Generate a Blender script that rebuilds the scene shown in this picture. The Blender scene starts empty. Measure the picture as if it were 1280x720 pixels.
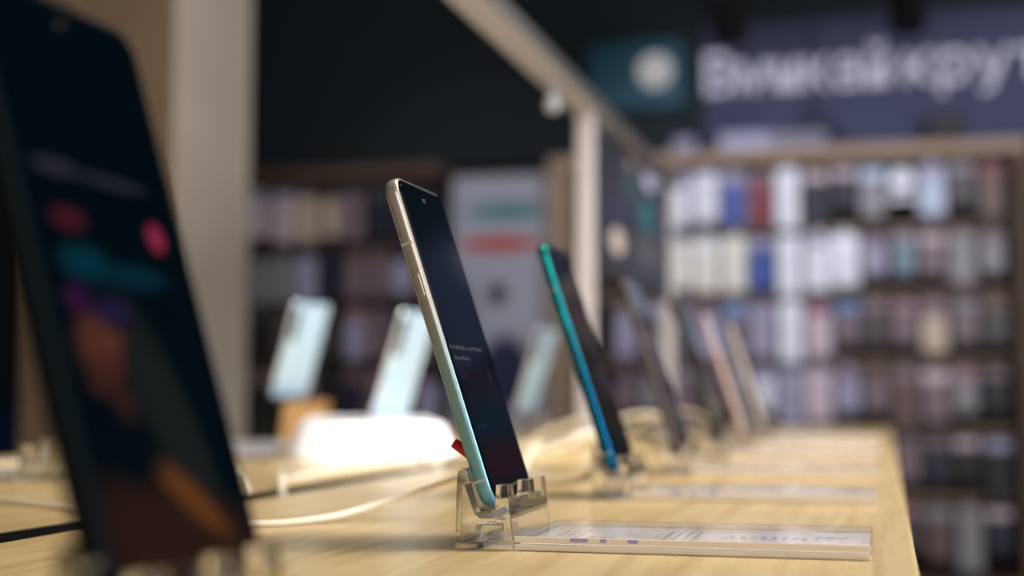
import bpy, bmesh, math, random
from mathutils import Vector, Matrix
random.seed(7)
S = bpy.context.scene
COL = S.collection
T = 0.90                    # height of the display table top (m)
CAMZ = T + 0.071
R_ = math.radians

# ------------------------------------------------------------------ camera
cam = bpy.data.cameras.new('camera')
cam_o = bpy.data.objects.new('camera', cam)
COL.objects.link(cam_o)
cam.sensor_width = 36.0
cam.lens = 36.0 * 1778.0 / 1280.0
cam_o.location = (0, 0, CAMZ)
cam_o.rotation_euler = (R_(90 + 4.2138), 0, R_(14.6184))
cam.clip_start = 0.02
cam.dof.use_dof = True
cam.dof.focus_distance = 0.655
APERTURE = 0.0130
cam.dof.aperture_fstop = cam.lens / 1000 / APERTURE
S.camera = cam_o

# ------------------------------------------------------------------ world, lights, exposure
W = bpy.data.worlds.new('world'); S.world = W; W.use_nodes = True
W.node_tree.nodes['Background'].inputs[0].default_value = (0.05, 0.08, 0.11, 1)
W.node_tree.nodes['Background'].inputs[1].default_value = 0.05
S.view_settings.view_transform = 'Standard'
S.view_settings.look = 'None'
S.view_settings.exposure = 0.0
S.view_settings.gamma = 1.0


def spot(name, loc, target, power, angle, color, radius=0.04, blend=0.6):
    d = bpy.data.lights.new(name, 'SPOT')
    d.energy = power; d.spot_size = R_(angle); d.spot_blend = blend
    d.color = color; d.shadow_soft_size = radius
    o = bpy.data.objects.new(name, d); COL.objects.link(o)
    o.location = loc
    o.rotation_euler = (Vector(target) - Vector(loc)).to_track_quat('-Z', 'Y').to_euler()
    return o


def area(name, loc, target, power, sx, sy, color):
    d = bpy.data.lights.new(name, 'AREA')
    d.energy = power; d.shape = 'RECTANGLE'; d.size = sx; d.size_y = sy; d.color = color
    o = bpy.data.objects.new(name, d); COL.objects.link(o)
    o.location = loc
    o.rotation_euler = (Vector(target) - Vector(loc)).to_track_quat('-Z', 'Y').to_euler()
    return o


WARM = (1.0, 0.86, 0.66)
COOL = (0.84, 0.88, 1.0)
area('ceiling_panel_light', (0.3, 1.3, 2.85), (-0.2, 1.3, 0.9), 76, 0.5, 2.6, (1.0, 0.95, 0.88))
area('front_fill_light', (0.9, -1.7, 2.1), (-0.3, 1.2, 0.95), 34, 1.6, 1.0, (1.0, 0.95, 0.88))  # unseen fill added behind the camera for faces turned to it
area('shop_front_light', (2.9, 0.7, 1.6), (-0.8, 1.8, 1.0), 105, 1.6, 1.6, (0.86, 0.94, 1.0))
spot('table_downlight', (-0.15, 0.55, 2.95), (-0.45, 1.8, 0.95), 40, 60, (1.0, 0.97, 0.92), 0.045, 0.8)
spot('podium_spot', (0.1, 0.7, 2.85), (-0.59, 1.62, 0.94), 260, 24, (1.0, 0.97, 0.95), 0.05, 1.0)
spot('rack_spot', (-0.9, 3.2, 2.85), (-0.42, 5.0, 1.62), 92, 46, COOL, 0.05, 1.0)
spot('rack_spot_right', (0.7, 3.2, 2.85), (0.28, 5.0, 1.68), 44, 46, COOL, 0.05, 1.0)
spot('sign_spot', (0.6, 3.9, 2.85), (0.34, 5.0, 1.85), 19, 64, COOL, 0.20, 0.9)
spot('sign_spot_right', (1.3, 3.9, 2.85), (1.05, 5.0, 1.95), 24, 64, COOL, 0.20, 0.9)
spot('poster_spot', (-1.9, 3.6, 2.85), (-1.5, 5.0, 1.40), 27, 52, COOL, 0.05, 0.9)


# ------------------------------------------------------------------ materials
def lin(c):
    return tuple(((x / 255) / 12.92 if x / 255 <= 0.04045 else ((x / 255 + 0.055) / 1.055) ** 2.4) for x in c)


def mat(name, color, rough=0.5, metal=0.0, spec=0.5, noise=0.0, nscale=20.0, coat=0.0):
    """principled material with a faint procedural mottling of its own colour"""
    m = bpy.data.materials.new(name); m.use_nodes = True
    nt = m.node_tree; b = nt.nodes['Principled BSDF']
    b.inputs['Base Color'].default_value = (*color, 1)
    b.inputs['Roughness'].default_value = rough
    b.inputs['Metallic'].default_value = metal
    b.inputs['Specular IOR Level'].default_value = spec
    b.inputs['Coat Weight'].default_value = coat
    if noise:
        tc = nt.nodes.new('ShaderNodeTexCoord'); nz = nt.nodes.new('ShaderNodeTexNoise')
        nz.inputs['Scale'].default_value = nscale; nz.inputs['Detail'].default_value = 5
        nt.links.new(tc.outputs['Object'], nz.inputs['Vector'])
        mx = nt.nodes.new('ShaderNodeMix'); mx.data_type = 'RGBA'
        mx.inputs[6].default_value = (*[c * (1 - noise) for c in color], 1)
        mx.inputs[7].default_value = (*[min(1, c * (1 + noise)) for c in color], 1)
        nt.links.new(nz.outputs['Fac'], mx.inputs[0])
        nt.links.new(mx.outputs[2], b.inputs['Base Color'])
    return m


def wood_mat(name, light, dark, rough=0.42, scale=(26, 1.6, 26)):
    m = bpy.data.materials.new(name); m.use_nodes = True
    nt = m.node_tree; b = nt.nodes['Principled BSDF']
    b.inputs['Roughness'].default_value = rough
    tc = nt.nodes.new('ShaderNodeTexCoord'); mp = nt.nodes.new('ShaderNodeMapping')
    mp.inputs['Scale'].default_value = scale
    nt.links.new(tc.outputs['Object'], mp.inputs['Vector'])
    n1 = nt.nodes.new('ShaderNodeTexNoise'); n1.inputs['Scale'].default_value = 3.0
    n1.inputs['Detail'].default_value = 8; n1.inputs['Distortion'].default_value = 0.8
    n2 = nt.nodes.new('ShaderNodeTexNoise'); n2.inputs['Scale'].default_value = 22.0
    n2.inputs['Detail'].default_value = 4
    nt.links.new(mp.outputs[0], n1.inputs['Vector']); nt.links.new(mp.outputs[0], n2.inputs['Vector'])
    ad = nt.nodes.new('ShaderNodeMath'); ad.operation = 'MULTIPLY_ADD'
    ad.inputs[1].default_value = 0.35
    nt.links.new(n2.outputs['Fac'], ad.inputs[0]); nt.links.new(n1.outputs['Fac'], ad.inputs[2])
    rp = nt.nodes.new('ShaderNodeValToRGB')
    rp.color_ramp.elements[0].position = 0.42; rp.color_ramp.elements[0].color = (*dark, 1)
    rp.color_ramp.elements[1].position = 0.78; rp.color_ramp.elements[1].color = (*light, 1)
    nt.links.new(ad.outputs[0], rp.inputs[0]); nt.links.new(rp.outputs[0], b.inputs['Base Color'])
    bp = nt.nodes.new('ShaderNodeBump'); bp.inputs['Strength'].default_value = 0.05
    bp.inputs['Distance'].default_value = 0.001
    nt.links.new(ad.outputs[0], bp.inputs['Height']); nt.links.new(bp.outputs[0], b.inputs['Normal'])
    return m


def glass_mat(name, color=(1, 1, 1), clear=0.25, rough=0.0):
    m = bpy.data.materials.new(name); m.use_nodes = True
    nt = m.node_tree; nt.nodes.clear()
    out = nt.nodes.new('ShaderNodeOutputMaterial')
    g = nt.nodes.new('ShaderNodeBsdfGlass'); g.inputs['IOR'].default_value = 1.49
    g.inputs['Color'].default_value = (*color, 1); g.inputs['Roughness'].default_value = rough
    t = nt.nodes.new('ShaderNodeBsdfTransparent'); t.inputs['Color'].default_value = (*color, 1)
    mx = nt.nodes.new('ShaderNodeMixShader'); mx.inputs[0].default_value = clear
    nt.links.new(g.outputs[0], mx.inputs[1]); nt.links.new(t.outputs[0], mx.inputs[2])
    nt.links.new(mx.outputs[0], out.inputs['Surface'])
    return m


def emit_mat(name, color, strength):
    m = bpy.data.materials.new(name); m.use_nodes = True
    nt = m.node_tree; b = nt.nodes['Principled BSDF']
    b.inputs['Base Color'].default_value = (*[c * 0.15 for c in color], 1)
    b.inputs['Emission Color'].default_value = (*color, 1)
    b.inputs['Emission Strength'].default_value = strength
    return m


def screen_mat(name, base, blobs, strength=1.0, rough=0.04, base_color=(0.0002, 0.0012, 0.002), spec=0.24):
    """an emissive screen face: a dark ground with soft shapes.
    blobs: (y, z, radius_y, radius_z, angle, softness, colour) in the screen's own plane"""
    m = bpy.data.materials.new(name); m.use_nodes = True
    nt = m.node_tree; b = nt.nodes['Principled BSDF']
    b.inputs['Base Color'].default_value = (*base_color, 1)
    b.inputs['Roughness'].default_value = rough
    b.inputs['Specular IOR Level'].default_value = spec
    tc = nt.nodes.new('ShaderNodeTexCoord')
    prev = None
    for (y, z, ry, rz, ang, soft, col) in blobs:
        mp = nt.nodes.new('ShaderNodeMapping'); mp.vector_type = 'TEXTURE'
        mp.inputs['Location'].default_value = (0, y, z)
        mp.inputs['Rotation'].default_value = (R_(ang), 0, 0)
        mp.inputs['Scale'].default_value = (1000, ry, rz)
        nt.links.new(tc.outputs['Object'], mp.inputs['Vector'])
        ln = nt.nodes.new('ShaderNodeVectorMath'); ln.operation = 'LENGTH'
        nt.links.new(mp.outputs[0], ln.inputs[0])
        mr = nt.nodes.new('ShaderNodeMapRange'); mr.interpolation_type = 'SMOOTHSTEP'
        mr.inputs['From Min'].default_value = 1.0 + soft * 0.5
        mr.inputs['From Max'].default_value = max(0.0, 1.0 - soft * 0.5)
        nt.links.new(ln.outputs['Value'], mr.inputs['Value'])
        mx = nt.nodes.new('ShaderNodeMix'); mx.data_type = 'RGBA'
        nt.links.new(mr.outputs[0], mx.inputs[0])
        if prev is None:
            mx.inputs[6].default_value = (*base, 1)
        else:
            nt.links.new(prev, mx.inputs[6])
        mx.inputs[7].default_value = (*col, 1)
        prev = mx.outputs[2]
    if prev is None:
        b.inputs['Emission Color'].default_value = (*base, 1)
    else:
        nt.links.new(prev, b.inputs['Emission Color'])
    b.inputs['Emission Strength'].default_value = strength
    return m


M = {}
M['table_wood'] = wood_mat('table_oak', lin((212, 184, 132)), lin((184, 152, 98)), 0.27)
M['rack_wood'] = wood_mat('rack_wood', lin((168, 140, 118)), lin((122, 98, 82)), 0.6)
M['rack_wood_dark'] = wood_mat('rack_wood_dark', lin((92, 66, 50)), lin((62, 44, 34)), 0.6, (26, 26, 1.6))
M['rack_back'] = mat('rack_back', lin((42, 31, 29)), 0.8, noise=0.2)
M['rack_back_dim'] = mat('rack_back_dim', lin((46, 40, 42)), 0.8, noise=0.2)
M['navy_wall'] = mat('navy_wall_paint', lin((50, 53, 84)), 0.7, noise=0.06, nscale=3)
M['dark_wall'] = mat('dark_wall_paint', lin((6, 23, 31)), 0.8, noise=0.06, nscale=3)
M['ceiling'] = mat('ceiling_black', lin((14, 20, 26)), 0.9, noise=0.1)
M['floor'] = mat('floor_vinyl', lin((92, 84, 78)), 0.5, noise=0.12, nscale=4)
M['concrete'] = mat('concrete', lin((176, 162, 148)), 0.85, noise=0.13, nscale=5)
M['black_metal'] = mat('black_metal', lin((18, 20, 22)), 0.45, 0.3)
M['grey_metal'] = mat('grey_metal', lin((186, 186, 194)), 0.5, 0.1)
M['chrome'] = mat('chrome', (0.75, 0.75, 0.75), 0.15, 1.0)
M['white'] = mat('white_laminate', lin((244, 242, 242)), 0.35)
M['white_post'] = mat('white_post_paint', lin((198, 188, 188)), 0.5)
M['white_cable'] = mat('white_cable', lin((240, 228, 204)), 0.45)
M['red_plastic'] = mat('red_plastic', lin((200, 24, 30)), 0.35)
M['silver'] = mat('silver_slab', lin((150, 146, 146)), 0.4, 0.4)
M['channel'] = mat('cable_channel_dark', lin((30, 26, 24)), 0.7)
M['acrylic'] = glass_mat('clear_acrylic', (0.99, 0.99, 0.985), 0.14)
M['acrylic_sheet'] = glass_mat('clear_acrylic_sheet', (0.985, 0.98, 0.985), 0.55)
M['cut_edge'] = mat('frosted_cut_edge', lin((224, 210, 192)), 0.5)
M['antenna'] = mat('antenna_band_grey', lin((176, 170, 160)), 0.4)
M['paper'] = mat('white_paper', lin((240, 234, 228)), 0.7)
M['ink'] = mat('grey_ink', lin((124, 118, 116)), 0.7)
M['ink_dark'] = mat('dark_ink', lin((58, 54, 56)), 0.7)
M['ink_red'] = mat('red_ink', lin((226, 150, 140)), 0.7)
M['ink_teal'] = mat('teal_ink', lin((150, 200, 200)), 0.7)
M['ink_violet'] = mat('violet_ink', lin((150, 142, 188)), 0.7)
M['letter'] = emit_mat('lit_letter', lin((190, 188, 208)), 0.72)
M['logo_disc'] = emit_mat('lit_logo_disc', lin((206, 206, 204)), 0.5)
M['logo_board'] = mat('teal_board', lin((8, 74, 94)), 0.6)
M['plate'] = mat('lavender_plate', lin((146, 142, 172)), 0.6)
M['plate_mark'] = mat('lavender_mark', lin((190, 186, 210)), 0.6)


# ------------------------------------------------------------------ object helpers
def link_mesh(name, bm, m, parent=None, smooth=False):
    me = bpy.data.meshes.new(name)
    bmesh.ops.recalc_face_normals(bm, faces=bm.faces)
    bm.to_mesh(me); bm.free()
    if smooth:
        for p in me.polygons: p.use_smooth = True
    o = bpy.data.objects.new(name, me)
    if m: me.materials.append(m)
    COL.objects.link(o)
    if parent: o.parent = parent
    return o


def thing(name, label, cat, loc=(0, 0, 0), rot=(0, 0, 0), group=None):
    o = bpy.data.objects.new(name, None); COL.objects.link(o)
    o.empty_display_size = 0.05
    o.location = loc; o.rotation_euler = rot
    return tag(o, label, cat, group)


def tag(o, label, cat, group=None):
    o['label'] = label; o['category'] = cat
    if group: o['group'] = group
    return o


def structure(o):
    o['kind'] = 'structure'; return o


def copy_tree(src, parent=None):
    c = src.copy(); COL.objects.link(c)
    if parent: c.parent = parent
    for ch in src.children:
        copy_tree(ch, c)
    return c


def add_box(bm, x0, x1, y0, y1, z0, z1, bev=0.0, seg=2):
    r = bmesh.ops.create_cube(bm, size=1.0)
    vs = r['verts']
    for v in vs:
        v.co = Vector((x0 + (v.co.x + .5) * (x1 - x0), y0 + (v.co.y + .5) * (y1 - y0), z0 + (v.co.z + .5) * (z1 - z0)))
    if bev:
        es = list({e for v in vs for e in v.link_edges})
        bmesh.ops.bevel(bm, geom=es, offset=bev, segments=seg, affect='EDGES', profile=0.5)
    return bm


def box(name, m, x0, x1, y0, y1, z0, z1, bev=0.0, parent=None, seg=2):
    return link_mesh(name, add_box(bmesh.new(), x0, x1, y0, y1, z0, z1, bev, seg), m, parent, smooth=False)


def add_cyl(bm, p0, p1, r0, r1=None, n=16):
    p0 = Vector(p0); p1 = Vector(p1); d = p1 - p0
    r1 = r0 if r1 is None else r1
    q = d.to_track_quat('Z', 'Y').to_matrix().to_4x4()
    bmesh.ops.create_cone(bm, cap_ends=True, segments=n, radius1=r0, radius2=r1, depth=d.length,
                          matrix=Matrix.Translation((p0 + p1) / 2) @ q)
    return bm


def cyl(name, m, p0, p1, r0, r1=None, n=16, parent=None):
    return link_mesh(name, add_cyl(bmesh.new(), p0, p1, r0, r1, n), m, parent, smooth=False)


def rrect(w, l, r, n=6):
    """rounded rectangle outline, y in [-w/2, w/2], z in [0, l]"""
    pts = []
    for cy, cz, a0 in ((w / 2 - r, r, -90), (w / 2 - r, l - r, 0), (-w / 2 + r, l - r, 90), (-w / 2 + r, r, 180)):
        for k in range(n + 1):
            a = R_(a0 + 90 * k / n)
            pts.append((cy + r * math.cos(a), cz + r * math.sin(a)))
    return pts


def loft(bm, rings, cap0=True, cap1=True):
    vr = [[bm.verts.new(p) for p in ring] for ring in rings]
    n = len(vr[0])
    for a, b in zip(vr, vr[1:]):
        for i in range(n):
            bm.faces.new((a[i], a[(i + 1) % n], b[(i + 1) % n], b[i]))
    if cap0: bm.faces.new(list(reversed(vr[0])))
    if cap1: bm.faces.new(vr[-1])
    return bm


def slab_x(bm, w, l, r, prof, cap0=True, cap1=True, n=6):
    """loft of rounded rectangles along X; prof: (x, inset)"""
    rings = []
    for x, ins in prof:
        rings.append([(x, y, z + ins) for y, z in rrect(w - 2 * ins, l - 2 * ins, max(r - ins, 0.0005), n)])
    return loft(bm, rings, cap0, cap1)


def tube(name, m, pts, rad, parent=None, res=6):
    cu = bpy.data.curves.new(name, 'CURVE'); cu.dimensions = '3D'
    cu.bevel_depth = rad; cu.bevel_resolution = 3; cu.resolution_u = res; cu.use_fill_caps = True
    sp = cu.splines.new('BEZIER'); sp.bezier_points.add(len(pts) - 1)
    for b, p in zip(sp.bezier_points, pts):
        b.co = p; b.handle_left_type = b.handle_right_type = 'AUTO'
    tmp = bpy.data.objects.new(name + '_curve', cu); COL.objects.link(tmp)
    dg = bpy.context.evaluated_depsgraph_get()
    me = bpy.data.meshes.new_from_object(tmp.evaluated_get(dg))
    bpy.data.objects.remove(tmp); bpy.data.curves.remove(cu)
    me.name = name
    for p in me.polygons: p.use_smooth = True
    me.materials.clear(); me.materials.append(m)
    o = bpy.data.objects.new(name, me); COL.objects.link(o)
    if parent: o.parent = parent
    return o


def text_mesh(ch, size, depth, bold):
    cu = bpy.data.curves.new('letter', 'FONT'); cu.body = ch; cu.size = size
    cu.extrude = depth; cu.offset = bold; cu.resolution_u = 4
    tmp = bpy.data.objects.new('letter_curve', cu); COL.objects.link(tmp)
    dg = bpy.context.evaluated_depsgraph_get(); dg.update()
    me = bpy.data.meshes.new_from_object(tmp.evaluated_get(dg))
    bpy.data.objects.remove(tmp); bpy.data.curves.remove(cu)
    return me


# ------------------------------------------------------------------ the room
YW = 5.0                      # front faces of the goods hanging on the rear wall
RX0, RX1, RY0, RY1, RZ = -3.6, 3.2, -2.2, 5.30, 3.05
structure(box('floor', M['floor'], RX0, RX1, RY0, RY1, -0.05, 0))
structure(box('ceiling', M['ceiling'], RX0, RX1, RY0, RY1, RZ, RZ + 0.05))
structure(box('wall_left', M['dark_wall'], RX0 - 0.08, RX0, RY0, RY1, 0, RZ))
structure(box('wall_right', M['dark_wall'], RX1, RX1 + 0.08, RY0, RY1, 0, RZ))
structure(box('wall_front', M['dark_wall'], RX0, RX1, RY0 - 0.08, RY0, 0, RZ))
structure(box('wall_back', M['dark_wall'], RX0, RX1, RY1, RY1 + 0.08, 0, RZ))
structure(box('trim_1', M['navy_wall'], -0.62, 1.60, RY1 - 0.12, RY1, CAMZ + 0.86, CAMZ + 1.345))      # navy sign fascia
structure(box('trim_2', M['dark_wall'], RX0, -0.62, RY1 - 0.12, RY1, CAMZ + 0.86, RZ))   # its dark stretch on the left
structure(box('trim_3', M['dark_wall'], 1.60, RX1, RY1 - 0.12, RY1, CAMZ + 0.86, RZ))      # and on the right
structure(box('trim_4', M['dark_wall'], -0.62, 1.60, RY1 - 0.12, RY1, CAMZ + 1.345, RZ))    # wall above it; the light's falloff put in as a dark colour

# concrete column
cb = add_box(bmesh.new(), -1.985, -1.597, 3.0, 3.41, 0, RZ, 0.012)
M['cladding'] = wood_mat('cladding_brown', lin((138, 112, 88)), lin((110, 88, 68)), 0.6, (26, 26, 1.6))
cc = tag(link_mesh('concrete_column', cb, M['concrete']), 'beige rough concrete column behind the left end of the table', 'column')
box('cladding_panel', M['cladding'], -1.985, -1.602, 2.984, 2.9995, 0.0, RZ - 0.001, 0.002, cc)['label'] = 'brown wooden panel'

# ------------------------------------------------------------------ display table
TX0, TX1, TY0, TY1 = -0.945, 0.0125, -0.45, 3.12
tb = thing('display_table', 'long light oak display table with a dark slot down its middle', 'table', (0, 0, 0))
box('tabletop', M['table_wood'], -0.408, TX1, TY0, TY1, T - 0.04, T, 0.002, tb)
box('tabletop', M['table_wood'], TX0, -0.4372, TY0, TY1, T - 0.04, T, 0.0008, tb)
box('slot_shade_strip', M['black_metal'], -0.4370, -0.4345, TY0 + 0.002, TY1 - 0.002, T - 0.0398, T - 0.0001, 0, tb)  # black strip added so the slot's wall reads as shade
box('cable_channel', M['channel'], -0.446, -0.400, TY0 + 0.01, TY1 - 0.01, T - 0.045, T - 0.0405, 0, tb)
box('apron', M['black_metal'], TX0 + 0.05, TX1 - 0.05, TY0 + 0.06, TY0 + 0.09, T - 0.13, T - 0.0405, 0.002, tb)
box('apron', M['black_metal'], TX0 + 0.05, TX1 - 0.05, TY1 - 0.09, TY1 - 0.06, T - 0.13, T - 0.0405, 0.002, tb)
for x in (TX0 + 0.05, TX1 - 0.11):
    for y in (TY0 + 0.06, 1.3, TY1 - 0.12):
        box('leg', M['black_metal'], x, x + 0.06, y, y + 0.06, 0, T - 0.0405, 0.003, tb)

# rail frame over the middle of the table
rf = thing('light_rail', 'long grey metal rail running above the middle of the table', 'rail', (-0.430, 0, T))
ZB = 0.071 + 0.425
rb = box('beam', M['grey_metal'], -0.023, 0.023, 0.30, 2.95, ZB, ZB + 0.022, 0.004, rf)
for y in (0.33, 2.075, 2.90):
    pm = M['white_post']
    box('post', pm, -0.013, 0.013, y, y + 0.026, 0.004, ZB, 0.003, rf)
    box('base_plate', pm, -0.045, 0.045, y - 0.03, y + 0.056, 0, 0.004, 0.001, rf)
    if y < 1: continue
rb.data.materials.append(mat('shaded_rail_side', lin((86, 82, 82)), 0.5, 0.2))
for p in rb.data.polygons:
    if p.normal.x > 0.5: p.material_index = 1  # right side's shade put into its colour; the underside stays pale
kb = bmesh.new()
add_cyl(kb, (0, 1.865, ZB), (0, 1.865, ZB - 0.03), 0.004)
bmesh.ops.create_uvsphere(kb, u_segments=14, v_segments=8, radius=0.011, matrix=Matrix.Translation((0, 1.865, ZB - 0.034)))
link_mesh('hanging_knob', kb, M['grey_metal'], rf, True)

# advertising screen under the rail
ads = thing('advertising_screen', 'dark hanging advertising screen with round pale and teal shapes under the rail', 'screen',
            (-0.430, 2.52, T + 0.071 + 0.185))
box('housing', M['black_metal'], -0.010, 0.010, -0.405, 0.36, 0, 0.228, 0.003, ads)
for y in (-0.3, 0.28):
    cyl('hanger', M['chrome'], (0, y, 0.226), (0, y, 0.2395), 0.003, parent=ads)
sm = screen_mat('advert_shapes', lin((46, 46, 54)), [  # grey ground with soft pale, teal and violet discs
    (0.10, 0.165, 0.30, 0.10, 0, 0.8, lin((52, 54, 66))),
    (-0.094, 0.212, 0.035, 0.012, 0, 0.4, lin((150, 128, 122))),
    (0.105, 0.210, 0.062, 0.017, 0, 0.2, lin((206, 200, 226))),
    (-0.10, 0.172, 0.05, 0.02, 0, 0.9, lin((52, 84, 86))),
    (0.075, 0.141, 0.085, 0.028, 0, 0.6, lin((30, 104, 112))),
    (-0.228, 0.063, 0.060, 0.022, 0, 0.35, lin((226, 204, 190))),
    (-0.234, 0.114, 0.05, 0.016, 0, 0.8, lin((58, 52, 92))),
    (0.07, 0.075, 0.12, 0.03, 0, 0.9, lin((84, 76, 80))),
], 0.9, 0.35)
box('display', sm, 0.0102, 0.0112, -0.400, 0.355, 0.005, 0.223, 0, ads)


# ------------------------------------------------------------------ phones, stands, price cards
def gradient_metal(name, stops, rough=0.28, metal=0.85):
    """painted metal whose own colour runs from the foot (z 0) to the head of the phone (z 0.162)"""
    m = bpy.data.materials.new(name); m.use_nodes = True
    nt = m.node_tree; b = nt.nodes['Principled BSDF']
    b.inputs['Metallic'].default_value = metal; b.inputs['Roughness'].default_value = rough
    tc = nt.nodes.new('ShaderNodeTexCoord'); sp = nt.nodes.new('ShaderNodeSeparateXYZ')
    nt.links.new(tc.outputs['Object'], sp.inputs[0])
    mr = nt.nodes.new('ShaderNodeMapRange'); mr.inputs['From Max'].default_value = 0.162
    nt.links.new(sp.outputs['Z'], mr.inputs['Value'])
    rp = nt.nodes.new('ShaderNodeValToRGB')
    while len(rp.color_ramp.elements) < len(stops): rp.color_ramp.elements.new(0.5)
    for e, (p, c) in zip(rp.color_ramp.elements, stops):
        e.position = p; e.color = (*c, 1)
    nt.links.new(mr.outputs[0], rp.inputs[0]); nt.links.new(rp.outputs[0], b.inputs['Base Color'])
    return m


M['glass_black'] = mat('black_screen_glass', (0.002, 0.004, 0.006), 0.05, 0, 0.3)
M['lens'] = mat('camera_lens', (0.01, 0.01, 0.015), 0.05, 0, 0.8)
M['lens_ring'] = mat('lens_ring', (0.8, 0.78, 0.72), 0.2, 1.0)


def phone(label, loc, rotz, lean, frame_m, back_m, screen_m, w=0.075, l=0.162, t=0.0078, group=None, detail=True, cam_back=False, bezel=0.0022, rounded=False):
    """local frame: X = out of the screen, Y = across, Z = up the phone, origin at the middle of the lower edge"""
    ph = thing('smartphone', label, 'phone', loc, (0, R_(lean), R_(rotz)), group)
    h = t / 2; r = 0.0095
    b = bmesh.new()
    slab_x(b, w, l, r, [(-h + .0011, 0.0009), (-h + .0022, 0.0002), (-h + .0034, 0), (h - .0024, 0), (h - .0012, 0.0003), (h - .0005, 0.0008), (h - 0.0004, 0.0016)], True, True, 8)
    if rounded:        # fully rounded sides
        b.free(); b = bmesh.new(); slab_x(b, w, l, 0.0115, [(h * math.sin(R_(q)), 0.0036 * (1 - math.cos(R_(q)))) for q in range(-80, 81, 16)], True, True, 12)
    fr = link_mesh('frame', b, frame_m, ph, True)
    b = bmesh.new()
    slab_x(b, w, l, r, [(-h, 0.0038), (-h + .0003, 0.0022), (-h + .0010, 0.0010)], True, True, 8)
    link_mesh('back_panel', b, back_m, ph, True)
    b = bmesh.new()
    slab_x(b, w, l, r, [(h - .0004, 0.0014), (h - .0001, 0.0015), (h + .0001, 0.0020)], True, True, 8)
    gl = link_mesh('front_glass', b, M['glass_black'], ph)
    b = bmesh.new()
    slab_x(b, w, l, r, [(h + .00012, bezel + .001), (h + .00022, bezel + .001)], True, True, 8)
    link_mesh('display', b, screen_m, ph)
    if detail:
        cyl('front_camera', M['lens_ring'], (h + .0002, 0, l - 0.0085), (h + .0004, 0, l - 0.0085), 0.0011, n=20, parent=ph)
        b = add_box(bmesh.new(), -0.0012, 0.0012, -w / 2 - 0.00025, -w / 2 + 0.0005, l * 0.63, l * 0.70, 0.0004)
        link_mesh('power_button', b, frame_m, ph)
        for z in (0.128, 0.012):
            b = add_box(bmesh.new(), -0.0030, 0.0026, -w / 2 - 0.00006, -w / 2 + 0.0005, z * l / 0.162, z * l / 0.162 + 0.0010)
            link_mesh('antenna_line', b, M['antenna'], ph)
    if cam_back:
        b = bmesh.new()
        slab_x(b, 0.013, 0.050, 0.005, [(-h - 0.0018, 0.0006), (-h - 0.0012, 0), (-h + 0.0002, 0)], True, True, 5)
        bmesh.ops.translate(b, verts=b.verts, vec=(0, w / 2 - 0.0125, l - 0.060))
        cm = link_mesh('camera_module', b, M['cam_module'], ph)
        for k in range(3):
            z = l - 0.020 - k * 0.0135
            cyl('lens', M['lens'], (-h - 0.0026, w / 2 - 0.0125, z), (-h - 0.0017, w / 2 - 0.0125, z), 0.0042, n=18, parent=cm)
    return ph


# the clear acrylic foot: bent plate profile with an open triangle, lips with two teeth
def stand_mesh():
    def ext(outer, hole, y0, y1):
        cu = bpy.data.curves.new('stand', 'CURVE'); cu.dimensions = '2D'; cu.fill_mode = 'BOTH'
        for pts in (outer, hole):
            if not pts: continue
            sp = cu.splines.new('POLY'); sp.points.add(len(pts) - 1)
            for p, (a, c) in zip(sp.points, pts): p.co = (a, c, 0, 1)
            sp.use_cyclic_u = True
        cu.extrude = (y1 - y0) / 2 - 0.0004; cu.bevel_depth = 0.0004; cu.bevel_resolution = 1; cu.offset = -0.0004
        o = bpy.data.objects.new('stand_curve', cu); COL.objects.link(o)
        dg = bpy.context.evaluated_depsgraph_get(); dg.update()
        me = bpy.data.meshes.new_from_object(o.evaluated_get(dg))
        bpy.data.objects.remove(o); bpy.data.curves.remove(cu)
        ym = (y0 + y1) / 2
        for v in me.vertices:
            x, z, y = v.co; v.co = (x, ym - y, z)
        b = bmesh.new(); b.from_mesh(me); bpy.data.meshes.remove(me)
        bmesh.ops.remove_doubles(b, verts=b.verts, dist=1e-6)
        bmesh.ops.recalc_face_normals(b, faces=b.faces)
        return b
    outer = [(0, 0), (.0278, 0), (.0274, .006), (.0262, .016), (.0252, .0225), (.0192, .0225), (.0190, .0180), (.0170, .0171),
             (.0124, .0171), (.0108, .0190), (.0072, .0315), (.0062, .0342), (.0046, .0362), (.0028, .0364), (.0014, .0352), (.0008, .0325), (.0002, .014)]
    hole = [(.0034, .0288), (.0044, .0288), (.0090, .0160), (.0118, .0138), (.0180, .0140), (.0226, .0132), (.0238, .0034), (.0034, .0034)]
    main = ext(outer, hole, 0, 0.074)
    teeth = []
    lip = [(.0192, .0200), (.0258, .0200), (.0247, .0292), (.0194, .0292)]
    for y0, y1 in ((0.0, 0.0105), (0.0385, 0.0500), (0.0640, 0.0740)):
        teeth.append(ext(lip, None, y0 + 0.00003, y1 - 0.00003))
    foot = ext([(.0092, .0037), (.0228, .0037), (.0222, .0112), (.0096, .0112)], None, 0.0006, 0.0180)
    def to_obj(b, n):
        me = bpy.data.meshes.new(n); b.to_mesh(me); b.free()
        o = bpy.data.objects.new(n, me); COL.objects.link(o); return o
    mo = to_obj(main, 'main')
    others = [to_obj(t, 'tooth') for t in teeth]
    for o in others:
        md = mo.modifiers.new('u', 'BOOLEAN'); md.operation = 'UNION'; md.solver = 'EXACT'; md.object = o
    dg = bpy.context.evaluated_depsgraph_get(); dg.update()
    me = bpy.data.meshes.new_from_object(mo.evaluated_get(dg)); me.name = 'phone_stand'
    for o in others + [mo]: bpy.data.objects.remove(o)
    me.materials.clear(); me.materials.append(M['acrylic'])
    for p in me.polygons: p.use_smooth = False
    f2 = bpy.data.meshes.new('stand_foot'); foot.to_mesh(f2); foot.free(); f2.materials.append(M['acrylic'])
    return me, f2


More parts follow.
